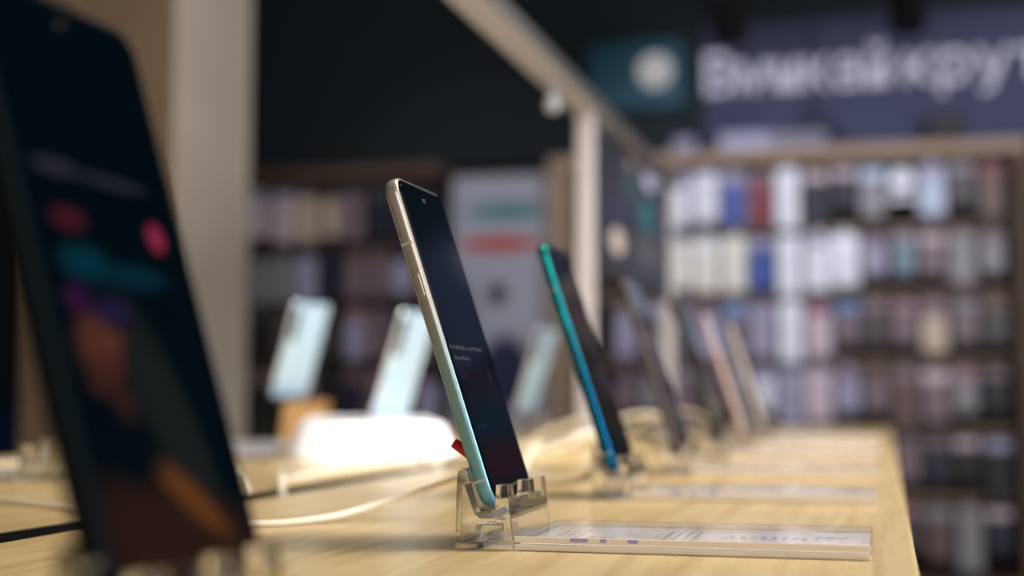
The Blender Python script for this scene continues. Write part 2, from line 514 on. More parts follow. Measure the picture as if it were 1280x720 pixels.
ST_ME, FOOT_ME = stand_mesh()


def stand(label, x, y, z=T, rotz=0, group='clear acrylic phone stands along the table'):
    o = bpy.data.objects.new('phone_stand', ST_ME); COL.objects.link(o)
    o.location = (x, y, z + 0.0002); o.rotation_euler = (0, 0, R_(rotz))
    tag(o, label, 'stand', group)
    f = bpy.data.objects.new('foot_block', FOOT_ME); COL.objects.link(f); f.parent = o
    return o


def edge_faces(o):
    """frosted material on the cut edges of a sheet"""
    o.data.materials.append(M['cut_edge'])
    for p in o.data.polygons:
        if p.normal.y < -0.6: p.material_index = 1
    return o


def price_card(label, x0, x1, y0, y1, full=True, z=T, group='acrylic price cards in front of the phones'):
    w = x1 - x0; d = y1 - y0
    t = thing('price_card', label, 'price card', (x0, y0, z), (0, 0, 0), group)
    b = bmesh.new(); add_box(b, 0, w, 0, d, 0.0001, 0.0031, 0.0006, 3)
    edge_faces(link_mesh('base_plate', b, M['acrylic_sheet'], t))
    b = bmesh.new(); add_box(b, 0, w, 0, d, 0.0036, 0.0066, 0.0006, 3)
    edge_faces(link_mesh('cover_plate', b, M['acrylic_sheet'], t))
    pp = box('paper_insert', M['paper'], 0.003, w - 0.0006, 0.0004, d - 0.0008, 0.00318, 0.0035, 0, t)
    if full:
        # illegible print: lines run along the depth of the card, page top at the left
        def marks(name, rects, m):
            b = bmesh.new()
            for (u0, u1, v0, v1) in rects:
                add_box(b, u0, u1, v0, v1, 0.00352, 0.00356)
            link_mesh(name, b, m, pp)['kind'] = 'stuff'
        r = random.Random(3)
        grey, dark = [], []
        for u in (0.012, 0.017, 0.021):
            v = 0.006
            while v < d - 0.03:
                n = r.uniform(0.004, 0.012); grey.append((u, u + 0.0012, v, v + n)); v += n + 0.002
        for u in (0.062, 0.0665, 0.071, 0.0755):
            v = 0.010
            while v < d - 0.022:
                n = r.uniform(0.003, 0.010); grey.append((u, u + 0.0012, v, v + n)); v += n + 0.003
        for k in range(9):
            grey.append((0.088 + k * 0.0046, 0.0905 + k * 0.0046, 0.044, 0.049))
        for k in range(7):
            grey.append((0.094 + k * 0.0048, 0.0962 + k * 0.0048, 0.020, 0.031))
        for k in range(4):
            dark.append((0.126 + k * 0.0055, 0.1282 + k * 0.0055, 0.016, 0.028))
        dark.append((0.131, 0.146, 0.056, 0.0605))
        marks('grey_print', grey, M['ink']); marks('dark_print', dark, M['ink_dark'])
        marks('red_print', [(0.027, 0.031, 0.030, 0.038), (0.033, 0.040, 0.031, 0.037)], M['ink_red'])
        marks('teal_print', [(0.041, 0.055, 0.014, 0.030)], M['ink_teal'])
        b = bmesh.new()
        for u0, u1 in ((0.026, 0.034), (0.0395, 0.0425), (0.052, 0.0565)):
            add_box(b, u0, u1, -0.0003, -0.0001, 0.0046, 0.0062)
        link_mesh('edge_marks', b, M['ink_violet'], t)['kind'] = 'stuff'
    return t


DARK = lin((6, 12, 18))
# screens
scr0 = screen_mat('first_phone_shapes', (0.0003, 0.0028, 0.0048), [  # dark ground with soft brown, orange, teal and pink shapes
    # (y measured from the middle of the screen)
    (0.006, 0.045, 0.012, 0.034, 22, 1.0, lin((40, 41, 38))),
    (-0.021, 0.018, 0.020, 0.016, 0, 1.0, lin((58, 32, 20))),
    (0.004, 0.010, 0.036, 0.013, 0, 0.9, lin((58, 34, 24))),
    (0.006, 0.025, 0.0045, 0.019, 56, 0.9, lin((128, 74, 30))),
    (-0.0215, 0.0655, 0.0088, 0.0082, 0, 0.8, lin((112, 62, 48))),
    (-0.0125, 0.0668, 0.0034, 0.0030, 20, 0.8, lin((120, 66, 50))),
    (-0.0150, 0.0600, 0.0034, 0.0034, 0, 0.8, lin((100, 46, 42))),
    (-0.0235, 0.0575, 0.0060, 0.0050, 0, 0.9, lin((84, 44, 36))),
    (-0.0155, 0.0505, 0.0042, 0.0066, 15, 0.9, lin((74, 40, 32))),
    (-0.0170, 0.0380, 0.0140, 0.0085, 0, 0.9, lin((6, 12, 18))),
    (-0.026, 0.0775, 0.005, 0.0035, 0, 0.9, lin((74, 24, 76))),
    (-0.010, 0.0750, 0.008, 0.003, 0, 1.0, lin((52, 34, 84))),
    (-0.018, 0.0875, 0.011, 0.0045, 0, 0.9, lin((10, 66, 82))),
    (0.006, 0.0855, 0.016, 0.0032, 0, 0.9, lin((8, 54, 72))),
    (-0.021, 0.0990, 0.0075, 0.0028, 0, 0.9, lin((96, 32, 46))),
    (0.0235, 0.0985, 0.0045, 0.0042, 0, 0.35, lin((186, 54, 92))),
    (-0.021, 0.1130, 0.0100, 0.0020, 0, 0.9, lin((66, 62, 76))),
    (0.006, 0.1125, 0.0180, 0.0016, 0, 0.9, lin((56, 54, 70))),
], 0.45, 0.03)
scr1 = screen_mat('second_phone_picture', (0.0003, 0.0026, 0.0046), [
    (0.0, 0.052, 0.040, 0.020, 0, 1.2, lin((30, 26, 40))),
    (0.0, 0.036, 0.040, 0.013, 0, 1.2, lin((12, 28, 40))),
    (0.0, 0.017, 0.040, 0.013, 0, 1.2, lin((44, 12, 22))),
    (0.0, 0.003, 0.040, 0.008, 0, 1.2, lin((14, 16, 24))),
    (-0.023, 0.0615, 0.0055, 0.0011, 0, 1.2, lin((66, 22, 36))),
    (0.020, 0.0625, 0.0025, 0.005, 0, 1.2, lin((66, 26, 40))),
    (-0.020, 0.0370, 0.009, 0.0010, 0, 0.9, lin((22, 42, 74))),
], 0.55, 0.06, spec=0.5)
scr_dark = screen_mat('dark_screen', (0.0015, 0.003, 0.005), [], 0.5, 0.05)
scr_green = screen_mat('grey_green_picture', lin((62, 70, 66)), [
    (0, 0.135, 0.05, 0.028, 0, 0.9, lin((74, 110, 150))), (0, 0.02, 0.05, 0.04, 0, 1.0, lin((88, 96, 98)))], 1.5, 0.2)

fm0 = mat('dark_teal_metal', lin((8, 14, 17)), 0.8, 0.0, 0.05)
fm1 = gradient_metal('pearl_gradient', [(0.0, lin((104, 164, 182))), (0.35, lin((132, 166, 170))), (0.62, lin((168, 158, 148))), (1.0, lin((190, 176, 166)))], 0.34, 0.6)
fm2 = gradient_metal('teal_gradient', [(0.0, lin((6, 98, 146))), (0.5, lin((5, 94, 118))), (1.0, lin((14, 146, 140)))], 0.16, 0.9)
fm_black = mat('black_phone_metal', lin((15, 15, 18)), 0.5, 0.1)
fm_rose = mat('rose_gold_metal', lin((214, 184, 176)), 0.4, 0.3)
fm_champ = mat('champagne_metal', lin((212, 202, 192)), 0.4, 0.3)
fm_polished = mat('polished_pearl_metal', lin((246, 244, 236)), 0.07, 1.0)
fm_bronze = mat('bronze_metal', lin((92, 80, 78)), 0.35, 0.6)
M['pearl_back'] = mat('pearl_white_back', lin((192, 222, 242)), 0.22, 0.1, 0.6, coat=0.5)
M['cam_module'] = mat('camera_module_grey', lin((84, 92, 88)), 0.25, 0.3)
M['black_back'] = mat('black_phone_back', lin((14, 15, 18)), 0.2, 0.1)

ROW_X = -0.1905
PITCH = 0.308
rowdef = [
    # y, frame, back, screen, label
    (0.627, fm1, fm1, scr1, 'pearl and pale teal edged smartphone in the clear stand in sharp focus'),
    (0.627 + PITCH, fm2, fm2, scr_dark, 'bright teal edged smartphone leaning in the second clear stand'),
    (0.627 + PITCH * 2, fm_bronze, M['black_back'], scr_dark, 'black screened smartphone with a dull bronze edge, behind the bright teal one'),
    (0.627 + PITCH * 3, fm_black, M['black_back'], scr_dark, 'all black smartphone in the row, right before the rose gold one'),
    (0.627 + PITCH * 4, fm_rose, fm_rose, scr_green, 'rose gold edged smartphone with a grey green lit screen'),
    (0.627 + PITCH * 5, fm_champ, fm_champ, scr_dark, 'champagne edged smartphone, last one at the far end of the row'),
]
stand_names = ['clear acrylic stand holding the pearl edged phone in sharp focus', 'clear acrylic stand holding the bright teal edged phone',
               'clear acrylic stand holding the bronze edged black phone', 'clear acrylic stand holding the all black phone',
               'clear acrylic stand holding the rose gold edged phone', 'clear acrylic stand holding the champagne edged phone']
card_names = ['clear acrylic price card in sharp focus beside the pearl edged phone', 'blurred acrylic price card beside the bright teal edged phone',
              'blurred acrylic price card beside the bronze edged black phone', 'blurred acrylic price card beside the all black phone',
              'blurred acrylic price card beside the rose gold edged phone', 'farthest acrylic price card, beside the champagne edged phone']
LEAN = -18.0
phones = []
for i, (y, fm, bk, sc, lb) in enumerate(rowdef):
    g = 'row of leaning phones along the near edge'
    stand(stand_names[i], ROW_X, y, T)
    ph = phone(lb, (ROW_X + 0.0146, y + 0.0415, T + 0.0188), 0, LEAN, fm, bk, sc, group=g)
    phones.append(ph)
    price_card(card_names[i], -0.1627, -0.0065, y, y + 0.088 if i == 0 else y + 0.085, full=True)
# faint lock-screen lines on the phone in focus (unreadable)
disp = [c for c in phones[0].children if c.name.startswith('display')][0]
b = bmesh.new(); r = random.Random(5)
for z, y0, y1 in ((0.0752, -0.0335, 0.020), (0.0700, -0.032, -0.004)):
    y = y0
    while y < y1:
        n = r.uniform(0.0012, 0.0026)
        add_box(b, 0.00412, 0.00417, y, min(y + n, y1), z, z + r.uniform(0.0012, 0.0022)); y += n + r.choice((0.0006, 0.0006, 0.0018))
link_mesh('screen_text', b, emit_mat('screen_text', lin((84, 86, 104)), 0.17), disp)['kind'] = 'stuff'
# red alarm plug on the back of the phone in focus
b = bmesh.new(); add_cyl(b, (-0.0040, -0.012, 0.022), (-0.0125, -0.018, 0.034), 0.0030, 0.0024, 14)
link_mesh('alarm_plug', b, M['red_plastic'], phones[0], True)['label'] = 'red alarm plug'

# nearest phone, larger, dark
stand('clear acrylic stand under the nearest dark phone at the left', ROW_X + 0.0025, 0.296, T)
p0 = phone('large dark smartphone, nearest of the row, with soft coloured shapes on its screen', (-0.1738, 0.295 + 0.0425, T + 0.0188), 0, -16.6,
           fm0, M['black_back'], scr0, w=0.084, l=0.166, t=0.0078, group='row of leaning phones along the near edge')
for c in p0.children:
    if c.name.startswith('front_glass'): c.data.materials[0] = mat('dull_black_glass', (0.002, 0.004, 0.006), 0.5, 0, 0.04)

# phones of the opposite side, seen from behind
M['wood_side'] = wood_mat('block_oak', lin((176, 138, 92)), lin((140, 104, 64)))
tray = link_mesh('tray', add_box(bmesh.new(), -0.095, 0.095, -0.16, 0.16, 0, 0.011, 0.004, 3), M['silver'])
tray.location = (-0.762, 1.50, T); tray.rotation_euler = (0, 0, R_(19))
tag(tray, 'thin silver grey tray lying before the black and wooden block', 'tray')

blk = thing('display_block', 'black display block with a wooden side under a white phone', 'block', (-0.868, 1.985, T), (0, 0, R_(-14)))
b = bmesh.new()
bx = [(-0.030, -0.055, 0), (0.030, -0.055, 0), (0.030, 0.055, 0), (-0.030, 0.055, 0)]
tx = [(-0.022, -0.055, 0.066), (0.038, -0.055, 0.060), (0.038, 0.055, 0.060), (-0.022, 0.055, 0.066)]
loft(b, [bx, tx]); link_mesh('body', b, M['black_metal'], blk)
b = bmesh.new()
loft(b, [[(0.0302, -0.0545, 0.001), (0.034, -0.0545, 0.001), (0.034, 0.0545, 0.001), (0.0302, 0.0545, 0.001)],
         [(0.0382, -0.0545, 0.0595), (0.042, -0.0545, 0.0595), (0.042, 0.0545, 0.0595), (0.0382, 0.0545, 0.0595)]])
link_mesh('wooden_side', b, M['wood_side'], blk)

pod = thing('podium', 'glaring white tapered podium on the left board of the table', 'podium', (-0.592, 1.625, T), (0, 0, R_(21)))
b = bmesh.new()
def rr_xy(x0, x1, y0, y1, r, z, n=5):
    return [((x0 + x1) / 2 + u, (y0 + v), z) for u, v in rrect(x1 - x0, y1 - y0, r, n)]
loft(b, [rr_xy(-0.098, 0.082, -0.215, 0.215, 0.02, 0), rr_xy(-0.098, 0.082, -0.215, 0.215, 0.02, 0.006),
         rr_xy(-0.088, 0.070, -0.200, 0.200, 0.018, 0.037), rr_xy(-0.084, 0.066, -0.196, 0.196, 0.016, 0.039)])
link_mesh('body', b, M['white'], pod)
wg = 'white backed phones on the far side of the table'


def back_phone(label, loc, psi, lean, **k):
    """a phone that turns its back to us; psi swings the back from +X towards the camera"""
    return phone(label, loc, 180 - psi, -lean, fm_polished, M['pearl_back'], scr_dark, group=wg, cam_back=True, rounded=True, **k)


back_phone('white backed smartphone standing on the black and wooden block', (-0.866, 1.985, T + 0.0645), 24, 20, w=0.076, l=0.150)
back_phone('white backed smartphone leaning on the white podium', (-0.605, 1.70, T + 0.0400), 18, 19, w=0.075, l=0.142)
back_phone('greyish white backed smartphone leaning beyond the podium, before the poster', (-0.585, 2.32, T + 0.0380), 14, 18, w=0.072, l=0.15)
b = bmesh.new(); add_box(b, -0.03, 0.03, -0.05, 0.05, 0, 0.036, 0.003)
pb = link_mesh('riser_block', b, M['acrylic']); pb.location = (-0.585, 2.32, T)
tag(pb, 'clear acrylic riser under the greyish white backed phone', 'riser')

# a clear stand with a card on the far board, left of the nearest phone
stand('empty clear acrylic stand on the far board, left of the nearest phone', -0.640, 1.075, T, 180)
price_card('acrylic price card on the far board, left of the nearest phone', -0.845, -0.690, 0.99, 1.075)

# ------------------------------------------------------------------ cables
CG = 'white charging cables on the table'


def cable(label, pts, rad):
    return tag(tube('charging_cable', M['white_cable'], pts, rad), label, 'cable', CG)


cable('thin white charging cable running left from the stand in sharp focus',
      [(-0.1925, 0.672, T + 0.024), (-0.203, 0.705, T + 0.028), (-0.235, 0.760, T + 0.022), (-0.272, 0.765, T + 0.010),
       (-0.300, 0.725, T + 0.0026), (-0.335, 0.690, T + 0.0024), (-0.40, 0.72, T + 0.0024), (-0.50, 0.78, T + 0.0024), (-0.62, 0.84, T + 0.0024), (-0.76, 0.90, T + 0.0024)], 0.0018)
cable('white charging cable looping out behind the bright teal edged phone',
      [(-0.1925, 0.985, T + 0.020), (-0.215, 1.02, T + 0.008), (-0.262, 1.07, T + 0.006), (-0.292, 1.17, T + 0.016), (-0.300, 1.30, T + 0.026),
       (-0.285, 1.42, T + 0.030), (-0.315, 1.50, T + 0.018), (-0.37, 1.57, T + 0.004), (-0.424, 1.585, T + 0.0024), (-0.43, 1.58, T - 0.025)], 0.0030)
for i, (y, lb) in enumerate(((0.627 + PITCH * 2, 'white charging cable arching behind the bronze edged black phone'),
                             (0.627 + PITCH * 3, 'white charging cable arching behind the all black phone'),
                             (0.627 + PITCH * 4, 'white charging cable arching behind the rose gold edged phone'))):
    cable(lb, [(-0.1925, y + 0.045, T + 0.020), (-0.215, y + 0.06, T + 0.028), (-0.262, y + 0.08, T + 0.046), (-0.315, y + 0.10, T + 0.034),
               (-0.365, y + 0.11, T + 0.008), (-0.424, y + 0.112, T + 0.0026), (-0.430, y + 0.113, T - 0.025)], 0.0028)
cable('white charging cable coming out of the slot before the white podium',
      [(-0.430, 0.985, T - 0.03), (-0.436, 0.99, T + 0.004), (-0.452, 1.03, T + 0.0026), (-0.468, 1.15, T + 0.0026), (-0.46, 1.30, T + 0.0026), (-0.442, 1.36, T + 0.0026), (-0.432, 1.38, T - 0.02)], 0.0030)
cable('white charging cable lying before the silver grey tray',
      [(-0.86, 1.20, T + 0.0026), (-0.72, 1.245, T + 0.0026), (-0.60, 1.215, T + 0.0026), (-0.50, 1.03, T + 0.0026), (-0.446, 0.95, T + 0.0026), (-0.432, 0.93, T - 0.02)], 0.0026)

# ------------------------------------------------------------------ accessory racks on the rear wall
YB = 5.155                     # rear boards
Z0 = CAMZ + 0.785              # hook height of the top row
PZ = 0.2307                    # row spacing
PX = 0.0957                     # column spacing
XR = 0.360                     # rightmost column of the right rack


def rack(label, x0, x1, z0, z1, back, wood, cols, rows, left_post, right_post):
    t = thing('accessory_rack', label, 'rack', ((x0 + x1) / 2, YB, 0))
    cx = (x0 + x1) / 2
    box('back_board', back, x0 - cx, x1 - cx, 0, 0.02, z0, z1, 0, t)
    box('top_beam', wood, x0 - cx - left_post, x1 - cx + right_post, -0.20, 0.02, z1 + 0.0005, z1 + 0.048, 0.004, t)
    box('base_ledge', M['rack_wood_dark'], x0 - cx, x1 - cx, -0.20, 0.02, z0 - 0.05, z0 - 0.0005, 0.004, t)
    if left_post: box('side_post', M['rack_wood'], x0 - cx - left_post, x0 - cx - 0.0005, -0.20, 0.02, 0, z1, 0.004, t)
    if right_post: box('side_post', M['rack_wood_dark'], x1 - cx + 0.0005, x1 - cx + right_post, -0.20, 0.02, 0, z1, 0.004, t)
    box('plinth', M['rack_back_dim'], x0 - cx, x1 - cx, -0.18, 0.02, 0, z0 - 0.051, 0, t)
    for r in range(rows):
        z = Z0 - PZ * r
        box('price_rail', wood, x0 - cx, x1 - cx, -0.128, -0.001, z + 0.010, z + 0.022, 0.002, t)
    hk = None
    for r, xs in cols:
        for x in xs:
            if hk is None:
                hb = bmesh.new(); add_cyl(hb, (0, -0.001, 0), (0, -0.185, 0), 0.0025, n=8)
                add_cyl(hb, (0, -0.185, 0), (0, -0.192, 0.010), 0.0025, n=8)
                hk = link_mesh('hook', hb, M['chrome'], t); o = hk
            else:
                o = hk.copy(); COL.objects.link(o)
            o.location = (x - cx, 0, Z0 - PZ * r)
    return t


# goods: a hanging card with an insert and the accessory itself
def card_mesh(w, l):
    cu = bpy.data.curves.new('card', 'CURVE'); cu.dimensions = '2D'; cu.fill_mode = 'BOTH'
    out = [(-w / 2, -l), (w / 2, -l), (w / 2, -0.014), (0.018, -0.012), (0.016, 0.008), (-0.016, 0.008), (-0.018, -0.012), (-w / 2, -0.014)]
    hol = [(-0.008, -0.006), (0.008, -0.006), (0.008, 0.0035), (-0.008, 0.0035)]
    for pts in (out, hol):
        sp = cu.splines.new('POLY'); sp.points.add(len(pts) - 1)
        for p, c in zip(sp.points, pts): p.co = (*c, 0, 1)
        sp.use_cyclic_u = True
    cu.extrude = 0.0006
    o = bpy.data.objects.new('card_curve', cu); COL.objects.link(o)
    dg = bpy.context.evaluated_depsgraph_get(); dg.update()
    me = bpy.data.meshes.new_from_object(o.evaluated_get(dg)); me.name = 'backing_card'
    bpy.data.objects.remove(o); bpy.data.curves.remove(cu)
    for v in me.vertices:
        x, z, y = v.co; v.co = (x, y, z)
    me.materials.clear(); me.materials.append(None)
    return me


def bm_mesh(name, bm):
    me = bpy.data.meshes.new(name); bmesh.ops.recalc_face_normals(bm, faces=bm.faces)
    bm.to_mesh(me); bm.free(); me.materials.append(None); return me


def case_bm(w, l, d, r, ztop):
    b = bmesh.new()
    pts = rrect(w, l, r, 4)
    loft(b, [[(x, -0.0010, ztop - l + z) for x, z in pts], [(x, -d * 0.8, ztop - l + z) for x, z in pts],
             [(x * 0.94, -d, ztop - l / 2 + (z - l / 2) * 0.96) for x, z in pts]])
    return b


KIND = {}
KIND['case'] = (card_mesh(0.088, 0.205), bm_mesh('header_print', add_box(bmesh.new(), -0.041, 0.041, -0.0019, -0.0008, -0.052, -0.018)),
                bm_mesh('phone_case', case_bm(0.070, 0.142, 0.020, 0.012, -0.056)), 'case pack')
KIND['tall'] = (card_mesh(0.082, 0.222), bm_mesh('header_print', add_box(bmesh.new(), -0.040, 0.040, -0.0019, -0.0008, -0.040, -0.018)),
                bm_mesh('boxed_goods', case_bm(0.074, 0.172, 0.026, 0.008, -0.044)), 'tall boxed pack')
KIND['wide'] = (card_mesh(0.092, 0.196), bm_mesh('header_print', add_box(bmesh.new(), -0.043, 0.043, -0.0019, -0.0008, -0.058, -0.018)),
                bm_mesh('blister', case_bm(0.084, 0.126, 0.024, 0.03, -0.063)), 'blister pack')
KIND['short'] = (card_mesh(0.084, 0.160), bm_mesh('header_print', add_box(bmesh.new(), -0.039, 0.039, -0.0019, -0.0008, -0.046, -0.018)),
                 bm_mesh('small_case', case_bm(0.066, 0.104, 0.022, 0.010, -0.050)), 'small case pack')
rb_ = bmesh.new(); add_cyl(rb_, (0, -0.001, -0.062), (0, -0.022, -0.062), 0.042, 0.038, 28)  # white disc standing in for a lamp's glint on a pack
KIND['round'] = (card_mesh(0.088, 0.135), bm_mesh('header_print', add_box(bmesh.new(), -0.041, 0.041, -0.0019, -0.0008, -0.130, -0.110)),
                 bm_mesh('glint_disc', rb_), 'round glint disc pack')
PM = {}
COLS = {'white': (232, 230, 240), 'cream white': (236, 228, 218), 'lavender': (164, 156, 182), 'pale pink': (206, 184, 192), 'pale blue': (184, 194, 216),
        'blue': (66, 88, 164), 'red': (132, 52, 68), 'navy': (36, 38, 56), 'mauve': (126, 106, 116), 'grey': (142, 136, 142), 'dark grey': (74, 68, 74),
        'teal': (112, 138, 150), 'brown': (104, 82, 78), 'sky blue': (110, 150, 200), 'black': (26, 26, 32), 'dusty pink': (160, 122, 130), 'beige': (196, 176, 156), 'green grey': (112, 118, 108)}


def pm(c):
    if c not in PM:
        PM[c] = mat(c.replace(' ', '_') + '_print', lin(COLS[c]), 0.4, noise=0.12, nscale=45)
    return PM[c]


def pack(kind, body, head, card, x, z, y, label, group):
    cm, hm, bm_, _ = KIND[kind]
    t = bpy.data.objects.new('hanging_pack', None); COL.objects.link(t)
    t.empty_display_size = 0.02
    t.location = (x, y, z); tag(t, label, 'package', group)
    for me, c, n in ((cm, card, 'backing_card'), (hm, head, 'header_print'), (bm_, body, me_name(bm_))):
        o = bpy.data.objects.new(n, me); COL.objects.link(o); o.parent = t
        o.material_slots[0].link = 'OBJECT'; o.material_slots[0].material = pm(c)
    return t


def me_name(me):
    return me.name.split('.')[0]


ORD = ['first', 'second', 'third', 'fourth', 'fifth', 'sixth', 'seventh', 'eighth', 'ninth', 'tenth', 'eleventh', 'twelfth', 'thirteenth', 'fourteenth']
ROWN = ['top row', 'second row', 'third row', 'fourth row', 'fifth row', 'lowest row']
# right rack, each row listed from the right post to the left: (kind, body, header, card)
RROWS = [
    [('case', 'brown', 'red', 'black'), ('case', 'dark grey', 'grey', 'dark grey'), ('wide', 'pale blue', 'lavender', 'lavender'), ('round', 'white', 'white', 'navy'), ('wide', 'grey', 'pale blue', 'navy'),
     ('case', 'navy', 'pale pink', 'navy'), ('case', 'navy', 'pale pink', 'dark grey'), ('tall', 'white', 'white', 'white'), ('case', 'red', 'mauve', 'dusty pink'), ('case', 'blue', 'lavender', 'lavender'), ('wide', 'white', 'white', 'lavender'), ('case', 'white', 'lavender', 'lavender')],
    [('case', 'grey', 'mauve', 'dark grey'), ('wide', 'grey', 'grey', 'mauve'), ('case', 'mauve', 'pale pink', 'mauve'), ('case', 'teal', 'grey', 'mauve'), ('case', 'lavender', 'mauve', 'lavender'),
     ('wide', 'white', 'white', 'white'), ('case', 'white', 'lavender', 'white'), ('tall', 'white', 'white', 'white'), ('case', 'blue', 'lavender', 'navy'), ('case', 'cream white', 'cream white', 'cream white'), ('case', 'cream white', 'white', 'cream white'), ('wide', 'cream white', 'cream white', 'lavender')],
    [('case', 'dark grey', 'brown', 'brown'), ('case', 'mauve', 'grey', 'mauve'), ('wide', 'beige', 'mauve', 'mauve'), ('case', 'mauve', 'dusty pink', 'mauve'), ('case', 'dark grey', 'mauve', 'mauve'),
     ('case', 'mauve', 'sky blue', 'lavender'), ('case', 'pale pink', 'red', 'lavender'), ('tall', 'white', 'white', 'white'), ('case', 'lavender', 'lavender', 'mauve'), ('case', 'mauve', 'sky blue', 'lavender'), ('case', 'lavender', 'mauve', 'mauve'), ('case', 'mauve', 'lavender', 'grey'), ('case', 'dark grey', 'lavender', 'grey'), ('case', 'lavender', 'grey', 'dark grey')],
    [('case', 'black', 'mauve', 'black'), ('case', 'grey', 'dusty pink', 'mauve'), ('wide', 'mauve', 'pale pink', 'mauve'), ('case', 'brown', 'mauve', 'mauve'), ('case', 'mauve', 'brown', 'brown'),
     ('case', 'lavender', 'mauve', 'lavender'), ('wide', 'pale pink', 'pale pink', 'lavender'), ('case', 'lavender', 'lavender', 'lavender'), ('case', 'white', 'lavender', 'lavender'), ('case', 'mauve', 'lavender', 'mauve'), ('case', 'dark grey', 'mauve', 'mauve'), ('case', 'mauve', 'grey', 'mauve'), ('case', 'grey', 'mauve', 'dark grey'), ('case', 'mauve', 'dark grey', 'mauve')],
    [('case', 'black', 'lavender', 'black'), ('case', 'black', 'pale pink', 'black'), ('case', 'navy', 'mauve', 'dark grey'), ('case', 'mauve', 'mauve', 'mauve')],
    [('case', 'navy', 'pale pink', 'black'), ('tall', 'grey', 'grey', 'grey'), ('wide', 'brown', 'grey', 'mauve'), ('case', 'dark grey', 'dusty pink', 'brown')],
]
cols = [(r, [XR - PX * k for k in range(len(row))]) for r, row in enumerate(RROWS)]
RX_0, RX_1 = -1.085, 0.432
rack('wood framed accessory rack full of pale packages, at the right', RX_0, RX_1, CAMZ - 0.615, CAMZ + 0.800, M['rack_back'], M['rack_wood'], cols, 6, 0.075, 0.045)
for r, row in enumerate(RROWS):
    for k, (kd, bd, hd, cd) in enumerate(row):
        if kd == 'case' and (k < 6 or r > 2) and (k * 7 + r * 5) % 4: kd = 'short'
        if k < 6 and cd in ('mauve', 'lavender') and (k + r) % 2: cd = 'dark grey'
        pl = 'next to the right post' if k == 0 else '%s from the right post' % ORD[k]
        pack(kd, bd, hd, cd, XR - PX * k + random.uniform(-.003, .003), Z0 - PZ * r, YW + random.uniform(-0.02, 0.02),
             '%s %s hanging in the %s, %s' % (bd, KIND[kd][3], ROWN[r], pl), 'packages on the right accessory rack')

# left rack: four rows, in weaker light
rl = random.Random(21)
pal = ['mauve', 'brown', 'dark grey', 'navy', 'dusty pink', 'grey', 'black', 'mauve', 'lavender', 'brown']
LX0 = -1.625
LROWS = []
for r in range(4):
    row = []
    for k in range(8):
        bd = rl.choice(pal); hd = rl.choice(['mauve', 'brown', 'dark grey', 'navy', 'dusty pink', 'black'])
        if r == 0 and k in (6, 7): bd, hd = 'pale pink', 'lavender'
        if r == 0 and k in (4, 5): bd = 'beige'
        if r == 0 and k < 3: bd, hd = 'navy', 'dark grey'
        row.append((rl.choice(['case', 'case', 'wide', 'tall' if r < 3 else 'case']), bd, hd, rl.choice(['dark grey', 'brown', 'black', 'mauve'])))
    LROWS.append(row)
lcols = [(r, [LX0 - PX * k for k in range(8)]) for r in range(4)]
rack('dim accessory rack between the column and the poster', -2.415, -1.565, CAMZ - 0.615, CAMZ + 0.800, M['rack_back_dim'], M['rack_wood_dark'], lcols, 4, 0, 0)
for r, row in enumerate(LROWS):
    for k, (kd, bd, hd, cd) in enumerate(row):
        pl = 'next to the poster' if k == 0 else '%s from the poster' % ORD[k]
        pack(kd, bd, hd, cd, LX0 - PX * k, Z0 - PZ * r, YW + rl.uniform(-0.02, 0.02),
             '%s %s on the dim rack, %s, %s' % (bd, KIND[kd][3], ROWN[r], pl), 'packages on the dim left rack')

# poster board between the racks
ps = thing('poster_board', 'tall pale grey poster with teal and red lines between the two racks', 'poster', (-1.352, 5.0, 0))
box('board', M['rack_wood_dark'], -0.192, 0.192, 0.012, 0.15, 0, CAMZ + 0.812, 0.003, ps)
pmat = bpy.data.materials.new('poster_paper'); pmat.use_nodes = True
pm_ = screen_mat('poster_print', lin((176, 176, 190)), [
    (0.03, CAMZ + 0.665, 0.150, 0.030, 0, 0.7, lin((84, 134, 136))),
    (0.00, CAMZ + 0.545, 0.150, 0.030, 0, 0.7, lin((196, 84, 76))),
    (-0.012, CAMZ + 0.360, 0.036, 0.040, 0, 0.6, lin((34, 38, 56))),
    (0.02, CAMZ + 0.070, 0.100, 0.140, 0, 0.5, lin((42, 46, 76))),
    (-0.15, CAMZ + 0.20, 0.06, 0.20, 0, 0.8, lin((86, 84, 104))),
], 1.0, 0.6)


def to_print(m):
    """turn a picture made of soft shapes into plain ink on paper (nothing emitted); x, z plane"""
    nt = m.node_tree; b = nt.nodes['Principled BSDF']
    l = b.inputs['Emission Color'].links[0]; src = l.from_socket
    nt.links.remove(l); b.inputs['Emission Strength'].default_value = 0
    nt.links.new(src, b.inputs['Base Color'])
    for n in nt.nodes:
        if n.type == 'MAPPING':
            y = n.inputs['Location'].default_value; n.inputs['Location'].default_value = (y[1], 0, y[2])
            sc = n.inputs['Scale'].default_value; n.inputs['Scale'].default_value = (sc[1], 1000, sc[2])
    return m


bpy.data.materials.remove(pmat)
box('printed_sheet', to_print(pm_), -0.180, 0.180, 0.010, 0.0119, 0.35, CAMZ + 0.795, 0, ps)

# ------------------------------------------------------------------ sign on the fascia
YF = RY1 - 0.12
sg = thing('wall_sign', 'large white lit Cyrillic lettering on the navy fascia, cut by the frame', 'sign', (-0.615, YF, CAMZ + 1.092))


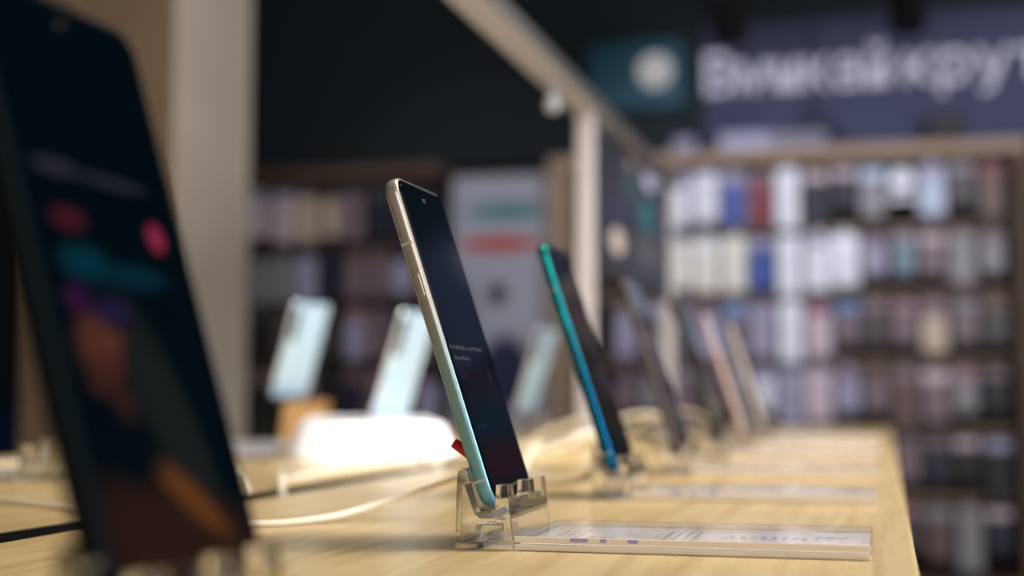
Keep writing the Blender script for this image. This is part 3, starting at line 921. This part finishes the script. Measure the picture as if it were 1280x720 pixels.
def word(txt, x0, total, size, bold):
    """one mesh per letter, set side by side to the given width"""
    ws = []
    for ch in txt:
        me = text_mesh(ch, size, 0.012, bold)
        xs = [v.co.x for v in me.vertices]; ws.append((ch, me, min(xs), max(xs)))
    raw = sum(b - a for _, _, a, b in ws)
    gap = 0.016
    k = (total - gap * (len(ws) - 1)) / raw
    x = x0
    for ch, me, a, b in ws:
        for v in me.vertices:
            vx, vy, vz = v.co; v.co = (vx - a) * k, -0.014 - vz, vy
        me.materials.clear(); me.materials.append(M['letter'])
        o = bpy.data.objects.new('letter', me); COL.objects.link(o); o.parent = sg
        o.location = (x, 0, 0)
        x += (b - a) * k + gap


word('\u0412\u043c\u0438\u043a\u0430\u0439', 0, 0.655, 0.205, 0.002)
word('\u043a\u0440\u0443\u0442\u0456', 0.700, 0.530, 0.205, 0.002)

lg = thing('logo_board', 'teal square board with a pale round disc, left of the lettering', 'sign', (-0.87, YF, CAMZ + 1.175))
b = bmesh.new()
loft(b, [[(x, -0.002, z - 0.125) for x, z in rrect(0.36, 0.25, 0.03, 5)], [(x, -0.030, z - 0.125) for x, z in rrect(0.36, 0.25, 0.03, 5)]])
link_mesh('board', b, M['logo_board'], lg)
b = bmesh.new(); add_cyl(b, (0.075, -0.031, 0.010), (0.075, -0.042, 0.010), 0.064, n=40)
link_mesh('round_disc', b, M['logo_disc'], lg)

cp = thing('category_plate', 'small lavender lettered plate above the right rack', 'sign', (-0.368, YF - 0.10, CAMZ + 0.8495))
box('plate', M['plate'], -0.19, 0.19, 0, 0.012, 0, 0.082, 0.004, cp)
for k in range(17):
    x = -0.165 + k * 0.0205
    o = box('stroke', M['plate_mark'], x - 0.006, x + 0.006, -0.004, -0.0002, 0.018, 0.066, 0, cp)
tag(box('blank_plate', M['plate'], -0.73, -0.65, YF - 0.05, YF - 0.04, CAMZ + 0.8495, CAMZ + 0.93, 0.003), 'small blank lavender plate at the left end of the rack top', 'sign')
tag(box('wall_box', M['black_metal'], 0.16, 0.28, YF - 0.09, YF, CAMZ + 0.875, CAMZ + 0.965, 0.01), 'small black box on the navy fascia above the rack', 'box')

for x, lb in ((0.093, 'black track spotlight hanging before the lettering, right one'), (-0.46, 'black track spotlight hanging left of the lettering, over the teal board')):
    ts = thing('track_spotlight', lb, 'spotlight', (x, 4.5, RZ), (0, 0, 0), 'black track spotlights')
    cyl('stem', M['black_metal'], (0, 0, 0), (0, 0, -0.80), 0.012, parent=ts)
    b = bmesh.new(); add_cyl(b, (0, -0.06, -0.80), (0, 0.07, -0.93), 0.052, 0.060, 24)
    link_mesh('lamp_head', b, M['black_metal'], ts)

nc = thing('floor_cabinet', 'dark blue cabinet in the gloom left of the column', 'cabinet', (-3.0, 4.4, 0))
M['navy_cab'] = mat('navy_cabinet_paint', lin((24, 48, 92)), 0.5)
box('body', M['navy_cab'], -0.55, 0.55, -0.25, 0.25, 0.05, 0.90, 0.01, nc)
box('plinth', M['black_metal'], -0.52, 0.52, -0.22, 0.22, 0, 0.0495, 0, nc)
for s in (-1, 1):
    d = box('door', M['navy_cab'], -0.53 if s < 0 else 0.005, -0.005 if s < 0 else 0.53, -0.268, -0.2505, 0.08, 0.87, 0.003, nc)
    box('handle', M['chrome'], s * 0.05 - 0.006, s * 0.05 + 0.006, -0.285, -0.2685, 0.52, 0.66, 0.002, d)
